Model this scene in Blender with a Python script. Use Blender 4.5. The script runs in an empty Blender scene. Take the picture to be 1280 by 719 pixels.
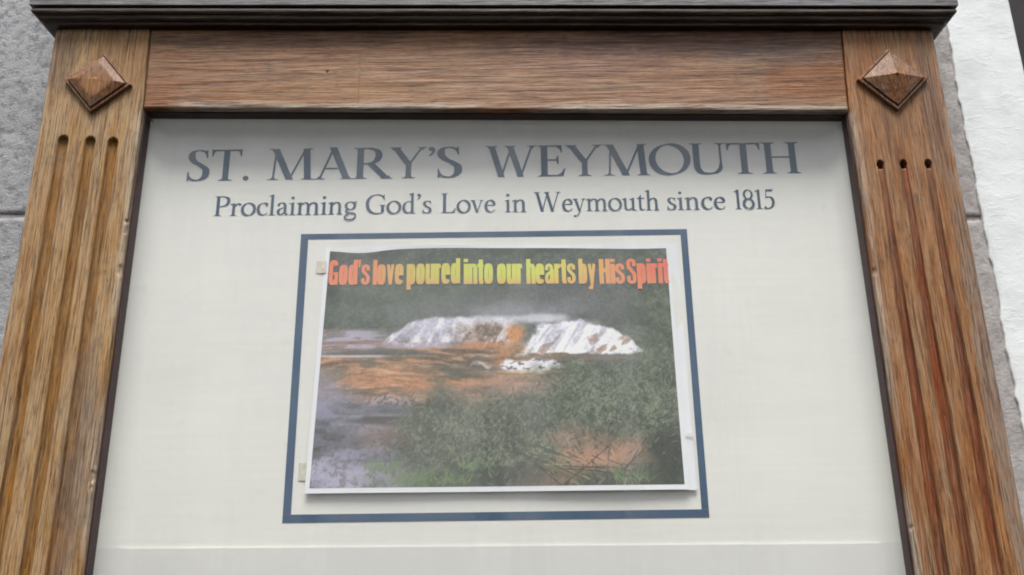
import bpy, bmesh, math, random
import numpy as np
R = math.radians
scene = bpy.context.scene
C = scene.collection
Z0 = 1.60                      # eye height; all heights below are given relative to it
# ---------------------------------------------------------------- camera
cam_d = bpy.data.cameras.new('camera')
cam = bpy.data.objects.new('camera', cam_d); C.objects.link(cam)
cam_d.sensor_width = 36.0
cam_d.lens = 36.0 * 1100 / 1280
cam_d.clip_start = 0.02; cam_d.clip_end = 200
cam.rotation_mode = 'XYZ'
from mathutils import Matrix, Vector
cam.matrix_world = (Matrix.Translation((0, -0.97, Z0)) @ Matrix.Rotation(R(90 + 17.9), 4, 'X')
                    @ Matrix.Rotation(R(-0.75), 4, 'Z'))
scene.camera = cam
# ---------------------------------------------------------------- sky, sun, exposure
SUN_EL = 66
w = bpy.data.worlds.new('World'); scene.world = w; w.use_nodes = True
nt = w.node_tree; nt.nodes.clear()
sky = nt.nodes.new('ShaderNodeTexSky'); sky.sky_type = 'NISHITA'; sky.sun_disc = False
sky.sun_elevation = R(SUN_EL); sky.sun_rotation = R(180)
sky.air_density = 1.0; sky.dust_density = 4.0; sky.ozone_density = 1.0
hs = nt.nodes.new('ShaderNodeHueSaturation'); hs.inputs['Saturation'].default_value = 0.30
bg = nt.nodes.new('ShaderNodeBackground'); bg.inputs['Strength'].default_value = 0.05
wo = nt.nodes.new('ShaderNodeOutputWorld')
nt.links.new(sky.outputs[0], hs.inputs['Color']); nt.links.new(hs.outputs[0], bg.inputs['Color'])
nt.links.new(bg.outputs[0], wo.inputs[0])
sl = bpy.data.lights.new('sun', 'SUN'); sl.energy = 1.5; sl.angle = R(28); sl.color = (1.0, 0.985, 0.96)
so = bpy.data.objects.new('sun', sl); C.objects.link(so); so.location = (0, -4, 8)
so.rotation_euler = (R(90 - SUN_EL), 0, 0)
scene.view_settings.view_transform = 'Standard'; scene.view_settings.look = 'None'
scene.view_settings.gamma = 1.0; scene.view_settings.use_curve_mapping = False
scene.view_settings.exposure = 1.78
try: scene.cycles.filter_width = 1.9
except Exception: pass

# ---------------------------------------------------------------- helpers
REC = 0.0; KP = 1.0            # set while building what lies on the back panel: its depth behind the reference plane and the matching size
def tag(o, label=None, cat=None, group=None, kind=None):
    if label: o['label'] = label
    if cat: o['category'] = cat
    if group: o['group'] = group
    if kind: o['kind'] = kind
    return o
def link(name, me, mat=None, parent=None):
    o = bpy.data.objects.new(name, me); C.objects.link(o)
    if mat is not None and me is not None and len(me.materials) == 0: me.materials.append(mat)
    if parent is not None: o.parent = parent
    return o
def mesh(name, V, F, attrs=None, smooth=False):
    me = bpy.data.meshes.new(name)
    V = np.asarray(V, dtype=float).copy(); V *= (KP, 1, KP); V += (0, REC, Z0)
    me.from_pydata(V.tolist(), [], [list(f) for f in F]); me.update()
    if attrs:
        for k, a in attrs.items():
            at = me.attributes.new(k, 'FLOAT', 'POINT'); at.data.foreach_set('value', np.asarray(a, dtype=np.float32))
    if smooth: me.polygons.foreach_set('use_smooth', [True] * len(me.polygons))
    return me
def box(name, x0, x1, y0, y1, z0, z1, mat, parent=None, bev=0.0, slope=0.0):
    bm = bmesh.new()
    vs = [bm.verts.new((x*KP, y + REC, (z + slope*x)*KP + Z0)) for x in (x0, x1) for y in (y0, y1) for z in (z0, z1)]
    for f in ((0,1,3,2),(4,6,7,5),(0,4,5,1),(2,3,7,6),(0,2,6,4),(1,5,7,3)): bm.faces.new([vs[i] for i in f])
    bmesh.ops.recalc_face_normals(bm, faces=bm.faces)
    if bev: bmesh.ops.bevel(bm, geom=list(bm.edges), offset=bev, segments=2, affect='EDGES')
    me = bpy.data.meshes.new(name); bm.to_mesh(me); bm.free()
    return link(name, me, mat, parent)
# lattice value noise, 2-D
_T = {}
def vnoise(x, y, seed=0):
    if seed not in _T: _T[seed] = np.random.RandomState(seed).rand(256, 256)
    T = _T[seed]
    xi = np.floor(x).astype(int); yi = np.floor(y).astype(int); fx = x - xi; fy = y - yi
    fx = fx*fx*(3-2*fx); fy = fy*fy*(3-2*fy)
    g = lambda a, b: T[a & 255, b & 255]
    return (g(xi,yi)*(1-fx)+g(xi+1,yi)*fx)*(1-fy) + (g(xi,yi+1)*(1-fx)+g(xi+1,yi+1)*fx)*fy
def fbm(x, y, seed=0, o=4, gain=0.5):
    s = 0; a = 1; t = 0
    for k in range(o):
        s = s + a*vnoise(x*2**k+k*17.3, y*2**k+k*9.1, seed+k); t += a; a *= gain
    return s/t
def sstep(a, b, x):
    t = np.clip((x-a)/(b-a), 0, 1); return t*t*(3-2*t)
# a board whose worked front face is a fine grid; px/pz give world x and z for (s,t), dep the cut depth
def board(name, px, pz, ns, nt_, yf, yb, dep, mat, parent, attrs=None):
    s, t = np.meshgrid(np.linspace(0, 1, ns), np.linspace(0, 1, nt_)); s = s.ravel(); t = t.ravel()
    x = px(s, t); z = pz(s, t); d, at = dep(x, z, s, t)
    V = np.stack([x, yf + d, z], 1).tolist(); n = ns*nt_
    F = [(j*ns+i, j*ns+i+1, (j+1)*ns+i+1, (j+1)*ns+i) for j in range(nt_-1) for i in range(ns-1)]
    ring = [i for i in range(ns)] + [j*ns+ns-1 for j in range(1, nt_)] + [(nt_-1)*ns+i for i in range(ns-2, -1, -1)] + [j*ns for j in range(nt_-2, 0, -1)]
    m = len(ring)
    for i in ring: V.append([V[i][0], yb, V[i][2]])
    for k in range(m):
        a, b = ring[k], ring[(k+1) % m]; F.append((b, a, n+k, n+(k+1) % m))
    F.append(tuple(n+k for k in range(m-1, -1, -1)))
    at = {k: np.concatenate([v, np.asarray(v)[ring]]) for k, v in at.items()}
    me = mesh(name, V, F, at, smooth=True)
    for p in me.polygons[len(me.polygons)-m-1:]: p.use_smooth = False
    return link(name, me, mat, parent)

# ---------------------------------------------------------------- materials
def newmat(name, rough=0.6, spec=0.5):
    m = bpy.data.materials.new(name); m.use_nodes = True
    nt = m.node_tree; b = nt.nodes['Principled BSDF']
    b.inputs['Roughness'].default_value = rough; b.inputs['Specular IOR Level'].default_value = spec
    return m, nt, b
def N(nt, t, **kw):
    n = nt.nodes.new(t)
    for k, v in kw.items(): setattr(n, k, v)
    return n
def texco(nt, scale, loc=(0,0,0)):
    g = N(nt, 'ShaderNodeNewGeometry'); mp = N(nt, 'ShaderNodeMapping')
    mp.inputs['Scale'].default_value = scale; mp.inputs['Location'].default_value = loc
    nt.links.new(g.outputs['Position'], mp.inputs['Vector']); return mp.outputs[0]
def noise(nt, scale, detail=4, rough=0.55, dist=0.0, loc=(0,0,0), sc=1.0):
    n = N(nt, 'ShaderNodeTexNoise'); n.inputs['Scale'].default_value = sc
    n.inputs['Detail'].default_value = detail; n.inputs['Roughness'].default_value = rough; n.inputs['Distortion'].default_value = dist
    nt.links.new(texco(nt, scale, loc), n.inputs['Vector']); return n.outputs['Fac']
def ramp(nt, fac, stops, interp='LINEAR'):
    r = N(nt, 'ShaderNodeValToRGB'); cr = r.color_ramp; cr.interpolation = interp
    while len(cr.elements) < len(stops): cr.elements.new(0.5)
    for e, (p, c) in zip(cr.elements, stops):
        e.position = p; e.color = (c if len(c) == 4 else (*c, 1)) if hasattr(c, '__len__') else (c, c, c, 1)
    nt.links.new(fac, r.inputs[0]); return r.outputs[0]
def mix(nt, fac, a, b, mode='MIX'):
    m = N(nt, 'ShaderNodeMix', data_type='RGBA', blend_type=mode)
    for s, v in ((m.inputs[0], fac), (m.inputs[6], a), (m.inputs[7], b)):
        if hasattr(v, 'links'): nt.links.new(v, s)
        elif hasattr(v, '__len__'): s.default_value = (*v, 1) if len(v) == 3 else v
        else: s.default_value = v if s.type == 'VALUE' else (v, v, v, 1)
    return m.outputs[2]
def math_(nt, op, a, b=0.0):
    m = N(nt, 'ShaderNodeMath', operation=op)
    for s, v in ((m.inputs[0], a), (m.inputs[1], b)):
        if hasattr(v, 'links'): nt.links.new(v, s)
        else: s.default_value = v
    return m.outputs[0]
def attr(nt, name):
    a = N(nt, 'ShaderNodeAttribute', attribute_name=name); return a.outputs['Fac']
def bump(nt, bsdf, h, strength=0.5, dist=0.001):
    b = N(nt, 'ShaderNodeBump'); b.inputs['Strength'].default_value = strength; b.inputs['Distance'].default_value = dist
    nt.links.new(h, b.inputs['Height']); nt.links.new(b.outputs[0], bsdf.inputs['Normal'])
def oak(name, axis, varnish, tan, grey, stain=(0.05,0.04,0.035), greyness=0.5, rough=0.5, seed=0.0, groove_col=(0.16,0.065,0.018), figure=False, patch=None):
    """weathered varnished oak, grain running along `axis` ('x' or 'z')"""
    m, nt, b = newmat(name, rough, 0.34)
    sc = (lambda a, g: (g, a, a) if axis == 'x' else (a, a, g))
    big = noise(nt, sc(15, 4.5), 4, 0.6, 0.3, (seed, seed*.7, seed*1.3))
    mid = noise(nt, sc(95, 9), 5, 0.66, 0.15, (seed+3, 1, seed))
    fine = noise(nt, sc(600, 24), 4, 0.72, 0.12, (seed, 5, seed+2))
    longl = noise(nt, sc(360, 7), 3, 0.65, 0.15, (seed+2, 3, seed))
    pore = noise(nt, sc(820, 75), 2, 0.5, 0.0, (seed+9, 5, seed+4))
    blot = noise(nt, (24, 24, 24), 5, 0.65, 0.3, (seed+1, 2, seed+7))
    col = mix(nt, ramp(nt, big, [(0.33, 0.0), (0.66, 1.0)]), varnish, tan)
    col = mix(nt, ramp(nt, mid, [(0.5-0.28*greyness, 0.0), (0.78-0.2*greyness, 1.0)]), col, grey)
    wear = attr(nt, 'wear')
    col = mix(nt, math_(nt, 'MULTIPLY', wear, ramp(nt, fine, [(0.3, 0.35), (0.6, 0.95)])), col, (0.42, 0.37, 0.30))
    gr = attr(nt, 'groove')
    gcol = mix(nt, ramp(nt, mid, [(0.35, 0.0), (0.65, 1.0)]), groove_col, tuple(c*0.55 for c in groove_col))
    col = mix(nt, math_(nt, 'MULTIPLY', gr, ramp(nt, mid, [(0.36, 1.0), (0.72, 0.62)])), col, gcol)
    if patch:                                   # areas of their own tone: varnish left in some, darker bands in others
        for (cx, cz, rx, rz, pc, amt) in patch:
            g = N(nt, 'ShaderNodeNewGeometry'); sx = N(nt, 'ShaderNodeSeparateXYZ'); nt.links.new(g.outputs['Position'], sx.inputs[0])
            dx = math_(nt, 'DIVIDE', math_(nt, 'SUBTRACT', sx.outputs[0], cx), rx)
            dz = math_(nt, 'DIVIDE', math_(nt, 'SUBTRACT', sx.outputs[2], cz + Z0), rz)
            d = math_(nt, 'ADD', math_(nt, 'MULTIPLY', dx, dx), math_(nt, 'MULTIPLY', dz, dz))
            d = math_(nt, 'ADD', d, math_(nt, 'MULTIPLY', math_(nt, 'SUBTRACT', blot, 0.5), 2.6))
            col = mix(nt, ramp(nt, d, [(0.25, amt), (1.0, 0.0)]), col, pc)
    st = ramp(nt, blot, [(0.60, 0.0), (0.74, 0.75)])
    col = mix(nt, st, col, mix(nt, 0.6, col, stain))
    col = mix(nt, ramp(nt, fine, [(0.36, 0.9), (0.52, 0.0)]), col, mix(nt, 1.0, col, (0.36, 0.29, 0.25), 'MULTIPLY'))
    col = mix(nt, ramp(nt, pore, [(0.31, 0.6), (0.41, 0.0)]), col, mix(nt, 1.0, col, (0.20, 0.15, 0.13), 'MULTIPLY'))
    col = mix(nt, ramp(nt, fine, [(0.55, 0.0), (0.72, 0.55)]), col, mix(nt, 0.45, col, (0.58, 0.47, 0.34)))
    col = mix(nt, ramp(nt, longl, [(0.37, 0.7), (0.44, 0.0)]), col, mix(nt, 1.0, col, (0.34, 0.26, 0.22), 'MULTIPLY'))
    h = math_(nt, 'ADD', fine, math_(nt, 'MULTIPLY', mid, 0.8))
    if figure:                                  # wavy ray figure
        wv = N(nt, 'ShaderNodeTexWave', wave_type='BANDS', bands_direction='Z')
        wv.inputs['Scale'].default_value = 26; wv.inputs['Distortion'].default_value = 7; wv.inputs['Detail'].default_value = 3
        wv.inputs['Detail Scale'].default_value = 0.9
        nt.links.new(texco(nt, (0.42, 1, 1)), wv.inputs['Vector'])
        msk = ramp(nt, noise(nt, (5, 5, 14), 2, .5, 0, (4, 0, 2)), [(0.47, 0.0), (0.62, 0.55)])
        ln = math_(nt, 'MULTIPLY', ramp(nt, wv.outputs['Fac'], [(0.02, 0.7), (0.10, 0.0)]), msk)
        col = mix(nt, ln, col, mix(nt, 1.0, col, (0.35, 0.28, 0.24), 'MULTIPLY'))
    nt.links.new(col, b.inputs['Base Color'])
    rr = ramp(nt, mid, [(0.3, rough-0.1), (0.7, min(1, rough+0.2))]); nt.links.new(rr, b.inputs['Roughness'])
    bump(nt, b, h, 0.55, 0.0014)
    return m
def plain(name, col, col2=None, scale=40, rough=0.6, spec=0.5, bmp=0.0, bscale=300):
    m, nt, b = newmat(name, rough, spec)
    n = noise(nt, (scale,)*3, 5, 0.6)
    c = mix(nt, ramp(nt, n, [(0.35, 0.0), (0.65, 1.0)]), col, col2 or tuple(x*0.85 for x in col))
    nt.links.new(c, b.inputs['Base Color'])
    if bmp: bump(nt, b, noise(nt, (bscale,)*3, 5, 0.6, 0, (3, 1, 2)), bmp, 0.002)
    return m

M = {}
M['oak_left'] = oak('oak_left', 'z', (0.275,0.130,0.032), (0.36,0.21,0.075), (0.355,0.255,0.15), greyness=0.47, seed=1.7, rough=0.60, groove_col=(0.29,0.125,0.015),
                    patch=[(-0.462,0.10,0.022,0.16,(0.15,0.115,0.095),0.6), (-0.545,0.60,0.02,0.05,(0.15,0.10,0.07),0.6), (-0.455,0.60,0.03,0.05,(0.26,0.12,0.035),0.6)])
M['oak_right'] = oak('oak_right', 'z', (0.23,0.083,0.018), (0.29,0.128,0.040), (0.275,0.172,0.095), greyness=0.38, seed=6.1, rough=0.52, groove_col=(0.215,0.052,0.010),
                    patch=[(0.440,0.58,0.02,0.05,(0.25,0.095,0.022),0.7), (0.505,0.52,0.014,0.12,(0.15,0.09,0.06),0.6), (0.515,0.18,0.012,0.30,(0.20,0.16,0.13),0.6)])
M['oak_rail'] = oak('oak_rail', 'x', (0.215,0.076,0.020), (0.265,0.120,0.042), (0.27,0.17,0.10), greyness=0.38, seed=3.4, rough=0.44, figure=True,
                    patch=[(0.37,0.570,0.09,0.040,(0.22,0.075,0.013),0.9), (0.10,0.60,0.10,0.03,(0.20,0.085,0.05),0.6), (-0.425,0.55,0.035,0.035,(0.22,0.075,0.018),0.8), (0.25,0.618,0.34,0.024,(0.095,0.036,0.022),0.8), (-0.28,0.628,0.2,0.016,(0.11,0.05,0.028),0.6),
                           (-0.2,0.56,0.14,0.018,(0.27,0.13,0.04),0.6), (0.33,0.60,0.12,0.02,(0.11,0.075,0.06),0.6)])  # tone patches, the darkest along the rail's upper edge
M['oak_boss'] = oak('oak_boss', 'z', (0.21,0.078,0.022), (0.25,0.115,0.045), (0.21,0.135,0.09), greyness=0.3, seed=8.8, rough=0.44,
                    patch=[(-0.497,0.563,0.016,0.016,(0.26,0.11,0.025),0.8), (0.462,0.55,0.02,0.02,(0.24,0.09,0.02),0.7)])
M['cornice'] = oak('cornice_wood', 'x', (0.055,0.034,0.022), (0.075,0.05,0.036), (0.10,0.082,0.066), greyness=0.3, seed=2.2, rough=0.42)
M['cornice_cap'] = oak('cornice_cap_wood', 'x', (0.085,0.082,0.080), (0.13,0.13,0.132), (0.19,0.195,0.205), greyness=0.6, seed=5.2, rough=0.55)
M['bead'] = plain('glazing_bead', (0.050,0.020,0.022), (0.032,0.014,0.014), 60, 0.5, 0.4, 0.2)
# grey rubbed stone
m, nt, b = newmat('grey_stone', 0.92, 0.2); M['stone'] = m
a = noise(nt, (7, 7, 7), 5, 0.6); c = noise(nt, (90, 90, 90), 4, 0.7, 0, (1, 1, 1)); d = noise(nt, (330, 330, 330), 3, 0.7, 0, (5, 1, 1))
col = ramp(nt, a, [(0.3, (0.25, 0.25, 0.258)), (0.7, (0.355, 0.355, 0.36))])
col = mix(nt, ramp(nt, c, [(0.36, 0.75), (0.52, 0.0)]), col, (0.13, 0.13, 0.14))
col = mix(nt, ramp(nt, d, [(0.56, 0.0), (0.72, 0.6)]), col, (0.47, 0.46, 0.45))
nt.links.new(col, b.inputs['Base Color']); bump(nt, b, math_(nt, 'ADD', c, math_(nt, 'MULTIPLY', d, 0.5)), 0.7, 0.003)
M['mortar'] = plain('mortar', (0.27,0.25,0.24), (0.38,0.36,0.345), 70, 0.95, 0.2, 0.6, 220)
# white masonry paint
m, nt, b = newmat('white_masonry_paint', 0.7, 0.35); M['white'] = m
a = noise(nt, (14, 14, 6), 5, 0.6, 0.3); c = noise(nt, (120, 120, 170), 5, 0.75, 0.4, (2, 0, 1)); d = noise(nt, (30, 30, 90), 5, 0.6, 0.8, (2, 4, 1))
col = ramp(nt, a, [(0.30, (0.53, 0.55, 0.548)), (0.52, (0.62, 0.64, 0.637))])
col = mix(nt, ramp(nt, d, [(0.64, 0.0), (0.70, 0.6)]), col, (0.40, 0.40, 0.38))
nt.links.new(col, b.inputs['Base Color'])
bump(nt, b, math_(nt, 'ADD', c, math_(nt, 'MULTIPLY', ramp(nt, d, [(0.55, 0.0), (0.62, 1.0)]), 0.35)), 0.22, 0.0022)
M['doorway_dark'] = plain('doorway_near_black', (0.022,0.018,0.019), (0.016,0.013,0.014), 20, 0.6, 0.3)  # near-black fill of the doorway
# painted notice panel
m, nt, b = newmat('panel_paint', 0.55, 0.3); M['panel'] = m
a = noise(nt, (3.5, 3.5, 9), 4, 0.55, 0.3); c = noise(nt, (8, 8, 160), 3, 0.6, 0, (2, 0, 1)); d = noise(nt, (50, 50, 50), 4, 0.6, 0, (7, 0, 3))
col = ramp(nt, a, [(0.3, (0.735, 0.725, 0.682)), (0.7, (0.785, 0.775, 0.73))])
col = mix(nt, ramp(nt, c, [(0.4, 0.10), (0.6, 0.0)]), col, (0.60, 0.60, 0.56))
col = mix(nt, ramp(nt, d, [(0.64, 0.0), (0.8, 0.22)]), col, (0.50, 0.50, 0.46))
nt.links.new(col, b.inputs['Base Color']); bump(nt, b, c, 0.12, 0.001)
M['panel_low'] = plain('lower_panel_paint', (0.70,0.695,0.665), (0.665,0.66,0.63), 6, 0.55, 0.3, 0.05)
def inkmat(name, c1, c2):
    m, nt, b = newmat(name, 0.5, 0.35)
    col = mix(nt, ramp(nt, noise(nt, (60, 60, 25), 4, 0.6, 0.2), [(0.35, 0.0), (0.7, 1.0)]), c1, c2)
    nt.links.new(col, b.inputs['Base Color']); return m
M['ink'] = inkmat('blue_lettering_paint', (0.018,0.055,0.105), (0.034,0.080,0.135))
M['border'] = inkmat('blue_border_paint', (0.020,0.065,0.135), (0.034,0.084,0.16))
# window glass
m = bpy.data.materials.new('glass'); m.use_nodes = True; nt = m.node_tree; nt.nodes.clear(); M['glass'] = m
o_ = N(nt, 'ShaderNodeOutputMaterial'); tr = N(nt, 'ShaderNodeBsdfTransparent'); gl = N(nt, 'ShaderNodeBsdfGlossy')
tr.inputs['Color'].default_value = (0.97, 0.972, 0.968, 1); gl.inputs['Roughness'].default_value = 0.0
lw_ = N(nt, 'ShaderNodeLayerWeight'); lw_.inputs['Blend'].default_value = 0.5
class fr: outputs = [math_(nt, 'ADD', 0.036, math_(nt, 'MULTIPLY', 0.964, math_(nt, 'POWER', lw_.outputs['Facing'], 5.0)))]   # reflectance of each face of the pane
mx = N(nt, 'ShaderNodeMixShader')
nt.links.new(fr.outputs[0], mx.inputs[0]); nt.links.new(tr.outputs[0], mx.inputs[1]); nt.links.new(gl.outputs[0], mx.inputs[2]); 
df = N(nt, 'ShaderNodeBsdfDiffuse'); df.inputs['Color'].default_value = (0.62, 0.62, 0.62, 1); mf = N(nt, 'ShaderNodeMixShader')     # pale uneven streaks painted over the pane as a soft reflection sheen
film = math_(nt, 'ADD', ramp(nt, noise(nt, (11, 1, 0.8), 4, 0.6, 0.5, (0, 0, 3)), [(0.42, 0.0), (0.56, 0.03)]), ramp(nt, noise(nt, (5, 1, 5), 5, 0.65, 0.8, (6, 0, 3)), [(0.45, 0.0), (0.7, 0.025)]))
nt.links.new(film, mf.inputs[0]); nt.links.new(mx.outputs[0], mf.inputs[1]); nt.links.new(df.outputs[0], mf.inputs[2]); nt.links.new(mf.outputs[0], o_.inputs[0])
M['paper'] = plain('white_paper', (0.80,0.81,0.83), (0.76,0.77,0.80), 25, 0.6, 0.3)
m, nt, b = newmat('printed_picture', 0.45, 0.4); M['print'] = m
va = N(nt, 'ShaderNodeVertexColor', layer_name='print'); nt.links.new(va.outputs[0], b.inputs['Base Color'])
m, nt, b = newmat('printed_lettering', 0.45, 0.4); M['wordart'] = m
g = N(nt, 'ShaderNodeNewGeometry'); sx = N(nt, 'ShaderNodeSeparateXYZ'); nt.links.new(g.outputs['Position'], sx.inputs[0])
fx = math_(nt, 'DIVIDE', math_(nt, 'ADD', sx.outputs[0], 0.2195), 0.4066)
cc = ramp(nt, fx, [(0.0,(0.80,0.20,0.10)), (0.13,(0.80,0.26,0.11)), (0.27,(0.72,0.60,0.11)), (0.45,(0.66,0.70,0.12)), (0.62,(0.66,0.68,0.12)), (0.76,(0.74,0.48,0.12)), (0.86,(0.80,0.25,0.11)), (1.0,(0.78,0.15,0.10))])
fz = ramp(nt, math_(nt, 'DIVIDE', math_(nt, 'SUBTRACT', sx.outputs[2], 0.3196 + Z0), 0.0324), [(0.0, 0.55), (0.45, 0.0)])
nt.links.new(mix(nt, fz, cc, (0.78, 0.30, 0.14)), b.inputs['Base Color'])
M['tape'] = plain('old_tape', (0.50,0.48,0.36), (0.66,0.645,0.56), 200, 0.5, 0.4)
M['tape_brown'] = plain('old_brown_tape', (0.56,0.46,0.30), (0.70,0.68,0.62), 180, 0.5, 0.4)

# ---------------------------------------------------------------- the wall
WY = 0.036                                           # plane of the stone face
wall = box('wall', -1.6, 0.668, WY+0.0028, 0.40, -1.6, 1.6, M['mortar']); tag(wall, kind='structure')
def stone(x0, x1, z0, z1, seed):
    def dep(x, z, s, t):
        e = np.minimum(np.minimum(x-x0, x1-x), np.minimum(z-z0, z1-z)); r = 0.004
        d = np.where(e < r, r-np.sqrt(np.maximum(0, r*r-(r-e)**2)), 0)*0.8
        return d + 0.0022*(fbm(x*22, z*22, seed, 4)-0.5) + 0.0012*(fbm(x*160, z*160, seed+5, 2)-0.5), {}
    return board('stone_block', lambda s, t: x0+(x1-x0)*s, lambda s, t: z0+(z1-z0)*t, 130, 100, WY, WY+0.03, dep, M['stone'], wall)
for i, (x0, x1, z0, z1) in enumerate([(-1.25,-0.50,0.4288,0.81), (-1.10,-0.50,0.04,0.4255), (-1.25,-0.50,-0.345,0.035), (-1.25,-0.50,0.815,1.15),
                                      (0.47,0.666,0.408,0.80), (0.47,0.666,-0.10,0.4055), (0.47,0.666,-0.5,-0.104)]):
    sb = stone(x0, x1, z0, z1, 11+i)
    if x0 > 0: sb.data.materials.clear(); sb.data.materials.append(M['mortar'])
# white paint skin with a ragged brushed edge next to the board, chipped here and there
def paint_skin():
    zs = np.linspace(-0.5, 1.2, 520); V = []; F = []; nx = 34
    edge = 0.5785 + 0.0035*(fbm(zs*9, zs*0, 31, 3)-0.5) + 0.005*(fbm(zs*70, zs*0, 37, 3)-0.5) - 0.004*(vnoise(zs*38, zs*0, 41) > 0.86)
    n = 0
    for j, z in enumerate(zs):
        xs = np.concatenate([[edge[j], edge[j]], np.linspace(edge[j]+0.0008, 0.6675, nx)])
        for k, x in enumerate(xs):
            y = WY-0.0030 + 0.0016*(fbm(np.array(x*30), np.array(z*30), 51, 4)-0.5)
            if k == 0: y = WY+0.004
            elif k == 1: y += 0.0008
            V.append((x, float(y), z))
        V.append((0.6695, WY+0.003, z)); V.append((0.6695, 0.39, z)); n = nx+4
    for j in range(len(zs)-1):
        for k in range(n-1): F.append((j*n+k, j*n+k+1, (j+1)*n+k+1, (j+1)*n+k))
    return link('paint_coat', mesh('paint_coat', V, F, smooth=True), M['white'], wall)
paint_skin()
door = box('doorway', 0.671, 1.6, 0.30, 0.40, -1.6, 1.6, M['doorway_dark']); tag(door, kind='structure')

# ---------------------------------------------------------------- notice board
nb = bpy.data.objects.new('notice_board', None); C.objects.link(nb)
tag(nb, 'glazed oak church notice board with fluted posts, diamond bosses and dark cornice', 'notice board')
YF, YB = -0.032, WY+0.001
zt = lambda x: 0.6385 - 0.0165*x                     # underside of the cornice: the head of the frame is out of level
zb = lambda x: 0.5268 - 0.0191*x                     # lower edge of the head rail
ZBOT = -0.36
def rnd(e, r): return np.where(e < r, r-np.sqrt(np.maximum(0, r*r-np.minimum(r, np.maximum(0, r-e))**2)), 0)
def stile(side):
    if side < 0:
        xo = lambda z: -0.5625 + 0*z; xi = lambda z: -0.4412 - np.maximum(0, z-0.53)*0.03
        fl = (-0.531, -0.4985, -0.4715)
    else:
        xo = lambda z: 0.5240 + 0*z; xi = lambda z: 0.4062 + np.maximum(0, z-0.515)*0.05
        fl = (0.4335, 0.4605, 0.4895)
    z1 = 0.690; z0 = ZBOT-0.05
    def pz(s, t): return z0+(z1-z0)*t
    def px(s, t):
        z = pz(s, t); a, b_ = (xo(z), xi(z)) if side < 0 else (xi(z), xo(z)); return a+(b_-a)*s
    def dep(x, z, s, t):
        sd = 100 if side < 0 else 200
        wob = 0.0011*(fbm(z*7, z*0, sd+1, 2)-0.5)
        d = np.zeros_like(x); g = np.zeros_like(x)
        for k, fx in enumerate(fl):
            if side < 0:
                top = 0.500 - 0.002*k; w_ = 0.0064 + 0.0008*(fbm(z*9, z*0, sd+k, 2)-0.5); dp = 0.0062
                over = np.maximum(0, z-(top-w_))
                q = 1-((x-fx-wob)**2+over**2)/w_**2
                c = dp*np.clip(q, 0, 1)**0.32
                gg = sstep(0.0, 0.12, q)
            else:
                top = 0.452; fade = sstep(top-0.004, top-0.10, z)
                w_ = 0.0038+0.0024*sstep(top, top-0.28, z); dp = 0.0030+0.0034*sstep(top-.01, top-0.25, z)
                over = np.maximum(0, z-(top-w_))
                q = 1-((x-fx-wob)**2+over**2)/w_**2
                c = dp*np.clip(q, 0, 1)**0.38; gg = sstep(0.0, 0.15, q)*(0.8+0.2*fade)
                h = 1-((x-fx)**2+((z-(top-0.0035))*0.95)**2)/0.0046**2         # drilled start of the flute
                c = np.maximum(c, 0.016*sstep(0, 0.35, h)); gg = np.maximum(gg, 0.6*sstep(0, .2, h))
            d = np.maximum(d, c); g = np.maximum(g, gg)
        ei = np.abs(x-xi(z)); eo = np.abs(x-xo(z))
        nz = fbm(x*60, z*14, sd+9, 3)
        below = sstep(zb(x)+0.004, zb(x)-0.004, z)
        ri = 0.0014 + (0.0026+0.0030*(fbm(z*12, z*0, sd+7, 3)-0.4))*below
        d = np.maximum(d, rnd(ei, ri)); d = np.maximum(d, rnd(eo, 0.004))
        # chips and splits along the inner arris
        chip = sstep(0.66, 0.73, fbm(z*42, x*30, sd+21, 4))*sstep(0.006, 0.001, ei)*below
        d = d + 0.0022*chip + 0.0009*(nz-0.5) + 0.0007*(fbm(x*330, z*12, sd+3, 3)-0.5)
        wear = np.clip(sstep(0.010, 0.001, ei)*below*0.7 + sstep(0.008, 0.001, eo)*0.5, 0, 1)*sstep(0.3, 0.55, fbm(x*60, z*9, sd+33, 3))
        return d, {'groove': g, 'wear': wear}
    return board('post', px, pz, 230, 640, YF, YB, dep, M['oak_left'] if side < 0 else M['oak_right'], nb)
pl = stile(-1); tag(pl, 'tan weathered fluted oak post with three open flutes')
pr = stile(1); tag(pr, 'red brown fluted oak post whose flutes start in drilled holes')
def rail():
    xl = lambda z: -0.4406 - np.maximum(0, z-0.53)*0.03; xr = lambda z: 0.4055 + np.maximum(0, z-0.515)*0.05
    def pz(s, t):
        x = -0.44+0.85*s; return zb(x) + (0.690-zb(x))*t
    def px(s, t): z = pz(s, t); return xl(z)+(xr(z)-xl(z))*s
    def dep(x, z, s, t):
        e = z-zb(x); el = np.minimum(x-xl(z), xr(z)-x)
        d = rnd(e, 0.0036+0.002*(fbm(x*10, x*0, 301, 3)-0.5)); d = np.maximum(d, rnd(el, 0.0016))
        d += 0.0009*(fbm(x*14, z*60, 311, 3)-0.5) + 0.0007*(fbm(x*12, z*330, 315, 3)-0.5)
        # an old check across the grain and a nail hole
        ck = sstep(0.0011, 0.0003, np.abs(x+0.183+0.002*(fbm(z*60, z*0, 320, 2)-0.5)))*sstep(0.53, 0.54, z)*sstep(0.612, 0.59, z)
        hole = sstep(0.0022, 0.001, np.hypot(x+0.222, (z-0.583)*0.8)*1.4)
        d += 0.0006*ck + 0.002*hole + 0.0012
        wear = sstep(0.014, 0.002, e)*sstep(0.3, 0.55, fbm(x*9, z*60, 330, 3))
        return d, {'groove': 0*x, 'wear': wear}
    return board('head_rail', px, pz, 620, 110, YF, YB, dep, M['oak_rail'], nb)
rail()
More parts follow.
